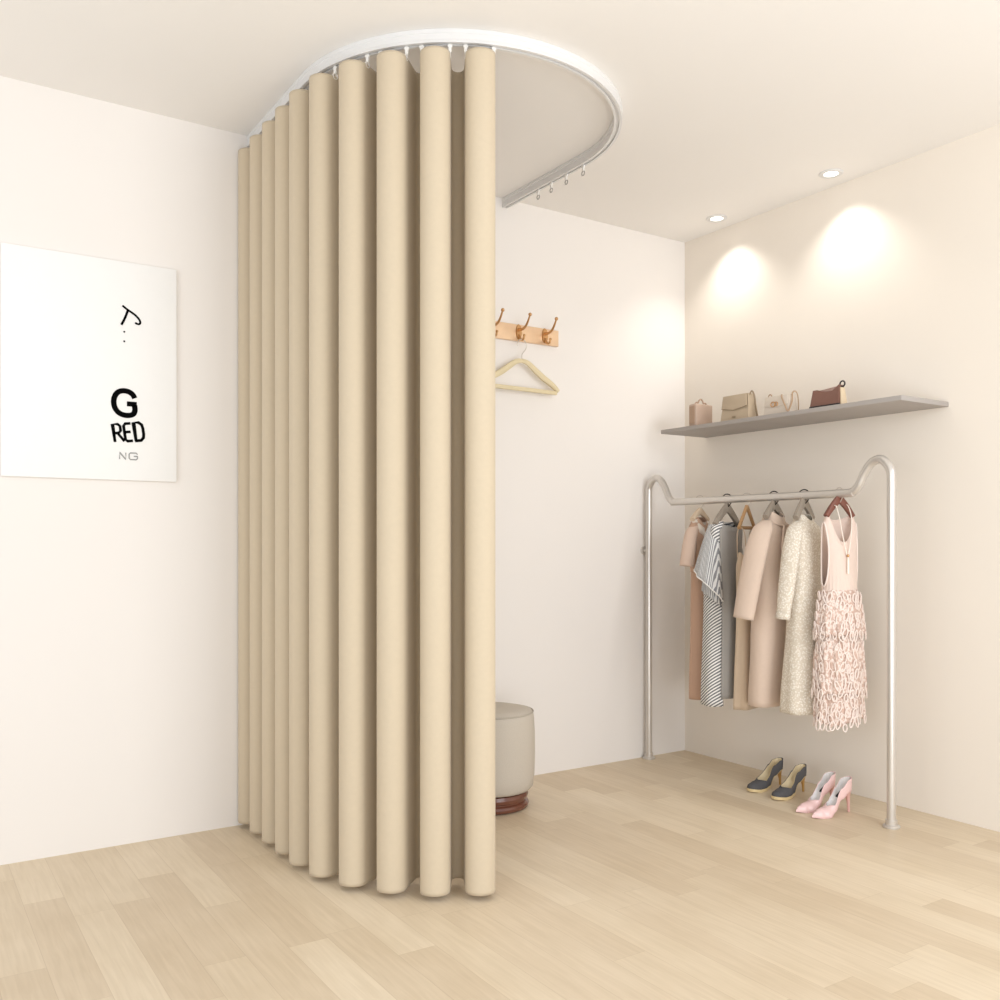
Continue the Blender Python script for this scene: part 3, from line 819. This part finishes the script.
# ---------------------------------------------------------------- shoes
def make_shoe(loc, ang, label, group, m_up, m_in, m_sole, m_heel, L, hh, back, point, tag_patch=None, platform=.0, wmax=.036, mirror=1):
    """toe along +x, heel seat at x=0; hh heel height"""
    e = empty('high_heel_shoe', loc, ang, label, 'shoe', group)
    def bed(t): return ramp([(0, hh), (.12, hh*.96), (.30, hh*.70), (.50, hh*.26), (.66, .007+platform), (.8, .005+platform), (1, .010+platform)], t)
    def wid(t):
        w = ramp([(0, .022), (.15, .0235), (.36, .0195), (.55, .029), (.68, wmax), (.80, wmax*(.70 if point else .92)), (1, wmax*.14 if point else wmax*.5)], t)
        if t < .10: w *= math.sqrt(max(0, 1-(1-t/.10)**2))
        if t > .86: 
            f = (t-.86)/.14
            w = wid(.86)*((1-f)**.85 if point else math.sqrt(max(0, 1-f*f)))
        return w
    def skew(t): return mirror*.008*sin(PI*max(0, (t-.3))/.7)*0
    def wallh(t): return ramp([(0, back), (.10, back*.95), (.25, back*(.84 if point else 1.05)), (.42, .036 if point else .050), (vs, .026 if point else .034), (ve-.03, .036), (.80, .035), (.92, .022 if point else .026), (1, .006 if point else .012)], t)
    vs, ve = (.50, .62) if point else (.60, .72)            # rim closes over the toes between these
    def rim(t): return 1.0 if t < vs else (max(0, math.cos((t-vs)/(ve-vs)*PI/2)) if t < ve else 0)
    ts = [i/60 for i in range(61)]
    bm = bmesh.new()
    cols = {}
    nv = 9
    for sg in (-1, 1):
        prev = None
        for t in ts:
            w = wid(t); z0 = bed(t)-.003; h = wallh(t); r = rim(t); col = []
            for j in range(nv+1):
                f = j/nv
                if r >= 1:
                    y = w*(1+.06*sin(PI*f)-.10*f); z = z0+h*f
                else:
                    # from the sole edge over towards the middle line
                    a = f*(PI/2)*(1-r*.0)
                    yy = w*cos(a); zz = h*sin(a)
                    ys = w*(1+.06*sin(PI*f)-.10*f); zs_ = h*f*.9
                    y = yy*(1-r)+ys*r; z = z0+zz*(1-r)+zs_*r
                    if r > 0 and j == nv: y = w*.9*r
                x = t*L-(.012*f*(1-t/.1) if t < .1 else 0)*.6
                col.append(bm.verts.new((x, sg*max(y, 0), z)))
            if prev:
                for j in range(nv):
                    q = (prev[j], prev[j+1], col[j+1], col[j])
                    bm.faces.new(q if sg > 0 else q[::-1])
            prev = col
    bmesh.ops.remove_doubles(bm, verts=bm.verts[:], dist=.0004)
    up = obj('upper', bm, m_up, e, angle=70); solid(up, .0016)
    # insole: bed surface plus inner lining of the walls
    bm = bmesh.new(); prev = None
    for t in ts[:50]:
        w = wid(t)*.93; z0 = bed(t)+.001; h = wallh(t)*.93; col = []
        rr = rim(t)
        inner = [(-w*.90, h*.96), (-w*.97, h*.5), (-w*.93, .004), (-w*.6, .0005), (0, 0), (w*.6, .0005), (w*.93, .004), (w*.97, h*.5), (w*.90, h*.96)]
        if t > vs: inner = [(y, min(z, .004)) for y, z in inner]
        for y, z in inner: col.append(bm.verts.new((t*L+.003*(t < .1), y, z0+z)))
        if prev:
            for j in range(len(col)-1): bm.faces.new((prev[j], prev[j+1], col[j+1], col[j]))
        prev = col
    obj('lining', bm, m_in, e, angle=70)
    # sole
    bm = bmesh.new(); prev = None
    for t in ts:
        w = wid(t)*1.03+.0005; zt = bed(t)-.002; th = .003+(platform if t > .5 else platform*max(0, (t-.3)/.2))
        th = min(th, zt-.0004)
        col = [bm.verts.new((t*L*1.0, y, z)) for y, z in ((-w, zt), (w, zt), (w*.97, zt-th), (-w*.97, zt-th))]
        if prev:
            for j in range(4): bm.faces.new((prev[j], prev[(j+1) % 4], col[(j+1) % 4], col[j]))
        else: bm.faces.new(col)
        prev = col
    bm.faces.new(prev[::-1])
    obj('sole', bm, m_sole, e, angle=40)
    # heel
    bm = bmesh.new(); rings = []
    for f, x, rx, ry in ((0, .022, .022, .021), (.12, .018, .016, .016), (.3, .012, .0095, .010), (.6, .008, .0062, .0065), (1, .006, .0048, .005)):
        z = (hh-.004)*(1-f)+.0004*f
        rings.append([bm.verts.new((x+rx*cos(2*PI*k/16), ry*sin(2*PI*k/16), z-(.010*(cos(2*PI*k/16) > .3) if f == 0 else 0))) for k in range(16)])
    for a, b_ in zip(rings, rings[1:]):
        for k in range(16): bm.faces.new((a[k], a[(k+1) % 16], b_[(k+1) % 16], b_[k]))
    bm.faces.new(rings[0][::-1]); bm.faces.new(rings[-1])
    obj('heel', bm, m_heel, e, angle=50)
    if tag_patch:
        t0, t1 = .17, .33
        bm = bmesh.new()
        q = [bm.verts.new((t*L, y, bed(t)+.0022)) for t, y in ((t0, -.015), (t0, .004), (t1, .004), (t1, -.015))]
        bm.faces.new(q)
        solid(obj('insole_patch', bm, tag_patch, e, smooth=False), .0006)
    return e
M_pinkl = mat('pink_patent', srgb(234, 200, 197), .3, var=.02)
M_pinkin = mat('grey_lining', srgb(224, 219, 217), .6, var=.03)
M_pinkh = mat('pink_heel', srgb(224, 178, 170), .35, var=.03)
M_dark = mat('charcoal_suede', srgb(84, 83, 85), .85, var=.06, scale=150)
M_nude = mat('nude_lining', srgb(222, 206, 172), .6, var=.03)
M_goldsole = mat('cream_gold_sole', srgb(218, 196, 150), .45, var=.05)
M_goldh = mat('gold_heel', srgb(200, 160, 100), .3, metal=.5, var=.05)
M_blackp = mat('black_patch', srgb(20, 19, 20), .6, var=.02)
pa = math.radians(175)
make_shoe((3.418, 2.492, 0), pa, 'pale pink pointed stiletto pump of the pink pair, the one nearer the viewer', 'pink high-heeled shoes', M_pinkl, M_pinkin, M_pinkl, M_pinkh, .222, .100, .052, True, M_blackp)
make_shoe((3.430, 2.583, 0), pa, 'pale pink pointed stiletto pump of the pink pair, the one farther behind', 'pink high-heeled shoes', M_pinkl, M_pinkin, M_pinkl, M_pinkh, .222, .100, .052, True, M_blackp)
da = math.radians(184.5)
make_shoe((3.520, 2.810, 0), math.radians(187), 'charcoal high-heeled pump of the dark pair, next to the pink shoes', 'charcoal high-heeled shoes', M_dark, M_nude, M_goldsole, M_goldh, .238, .083, .046, False, None, platform=.010)
make_shoe((3.530, 2.951, 0), da, 'charcoal high-heeled pump of the dark pair, farther from the pink shoes', 'charcoal high-heeled shoes', M_dark, M_nude, M_goldsole, M_goldh, .238, .083, .046, False, None, platform=.010)

# ---------------------------------------------------------------- downlights
M_lens = bpy.data.materials.new('lamp_lens'); M_lens.use_nodes = True
p = M_lens.node_tree.nodes['Principled BSDF']
p.inputs['Emission Color'].default_value = (1, .96, .9, 1); p.inputs['Emission Strength'].default_value = 4
for i, (x, y, lb) in enumerate(((3.527, 3.356, 'round white recessed downlight in the ceiling, nearer the back corner'), (3.527, 2.668, 'round white recessed downlight in the ceiling, farther from the back corner'))):
    e = empty('downlight', (x, y, H), 0, lb, 'ceiling light', 'recessed downlights along the right wall')
    obj('trim_ring', lathebm([(.0315, -.0006), (.052, -.0006), (.052, -.004), (.046, -.007), (.0315, -.005), (.0315, -.0006)], seg=40), M_white, e)
    obj('lens', lathebm([(0, -.0012), (.031, -.0012), (.031, -.003), (0, -.0042)], seg=40), M_lens, e)
    ld = bpy.data.lights.new('downlight_beam', 'SPOT'); ld.energy = 12.5; ld.spot_size = math.radians(112); ld.spot_blend = .75
    ld.color = (1, .97, .92); ld.shadow_soft_size = .03
    lo = bpy.data.objects.new('downlight_beam', ld); C.objects.link(lo); lo.location = (0, 0, -.012); lo.parent = e

# ---------------------------------------------------------------- light
w = bpy.data.worlds.new('World'); sc.world = w; w.use_nodes = True
bg = w.node_tree.nodes['Background']; bg.inputs['Color'].default_value = (.94, .97, 1, 1); bg.inputs['Strength'].default_value = .92
def area(name, loc, target, size, energy, col=(1, .97, .93)):
    ld = bpy.data.lights.new(name, 'AREA'); ld.shape = 'RECTANGLE'; ld.size, ld.size_y = size; ld.energy = energy; ld.color = col
    o = bpy.data.objects.new(name, ld); C.objects.link(o); o.location = loc
    d = Vector(target)-Vector(loc); o.rotation_euler = d.to_track_quat('-Z', 'Y').to_euler()
    return o
area('left_fill_light', (-2.4, .5, 1.5), (2.8, 3.0, .9), (2.4, 2.2), 40, (.97, .985, 1))  # soft lamp added at the open left side; no window is known there
area('ceiling_fill_light', (.9, -.6, .30), (2.6, 2.9, 2.8), (2.6, 1.2), 47, (.92, .96, 1))  # added uplight near the floor behind the camera, brightens the ceiling directly
area('corner_fill_light', (2.4, -1.0, 2.1), (3.1, 3.5, 1.0), (1.8, 1.6), 58, (.97, .985, 1))  # added fill out of view to lift the back right corner, not a fixture

# ---------------------------------------------------------------- camera
cd = bpy.data.cameras.new('camera'); cam = bpy.data.objects.new('camera', cd); C.objects.link(cam)
cam.location = (0, 0, 1.143); cam.rotation_euler = (PI/2, 0, -math.radians(33.3))
cd.sensor_width = 36; cd.lens = 36*.930; cd.shift_y = .043; cd.clip_start = .02
sc.camera = cam
sc.view_settings.view_transform = 'Standard'
sc.view_settings.look = 'None'
sc.view_settings.exposure = 0
sc.cycles.use_denoising = True
sc.cycles.max_bounces = 8
sc.cycles.diffuse_bounces = 5
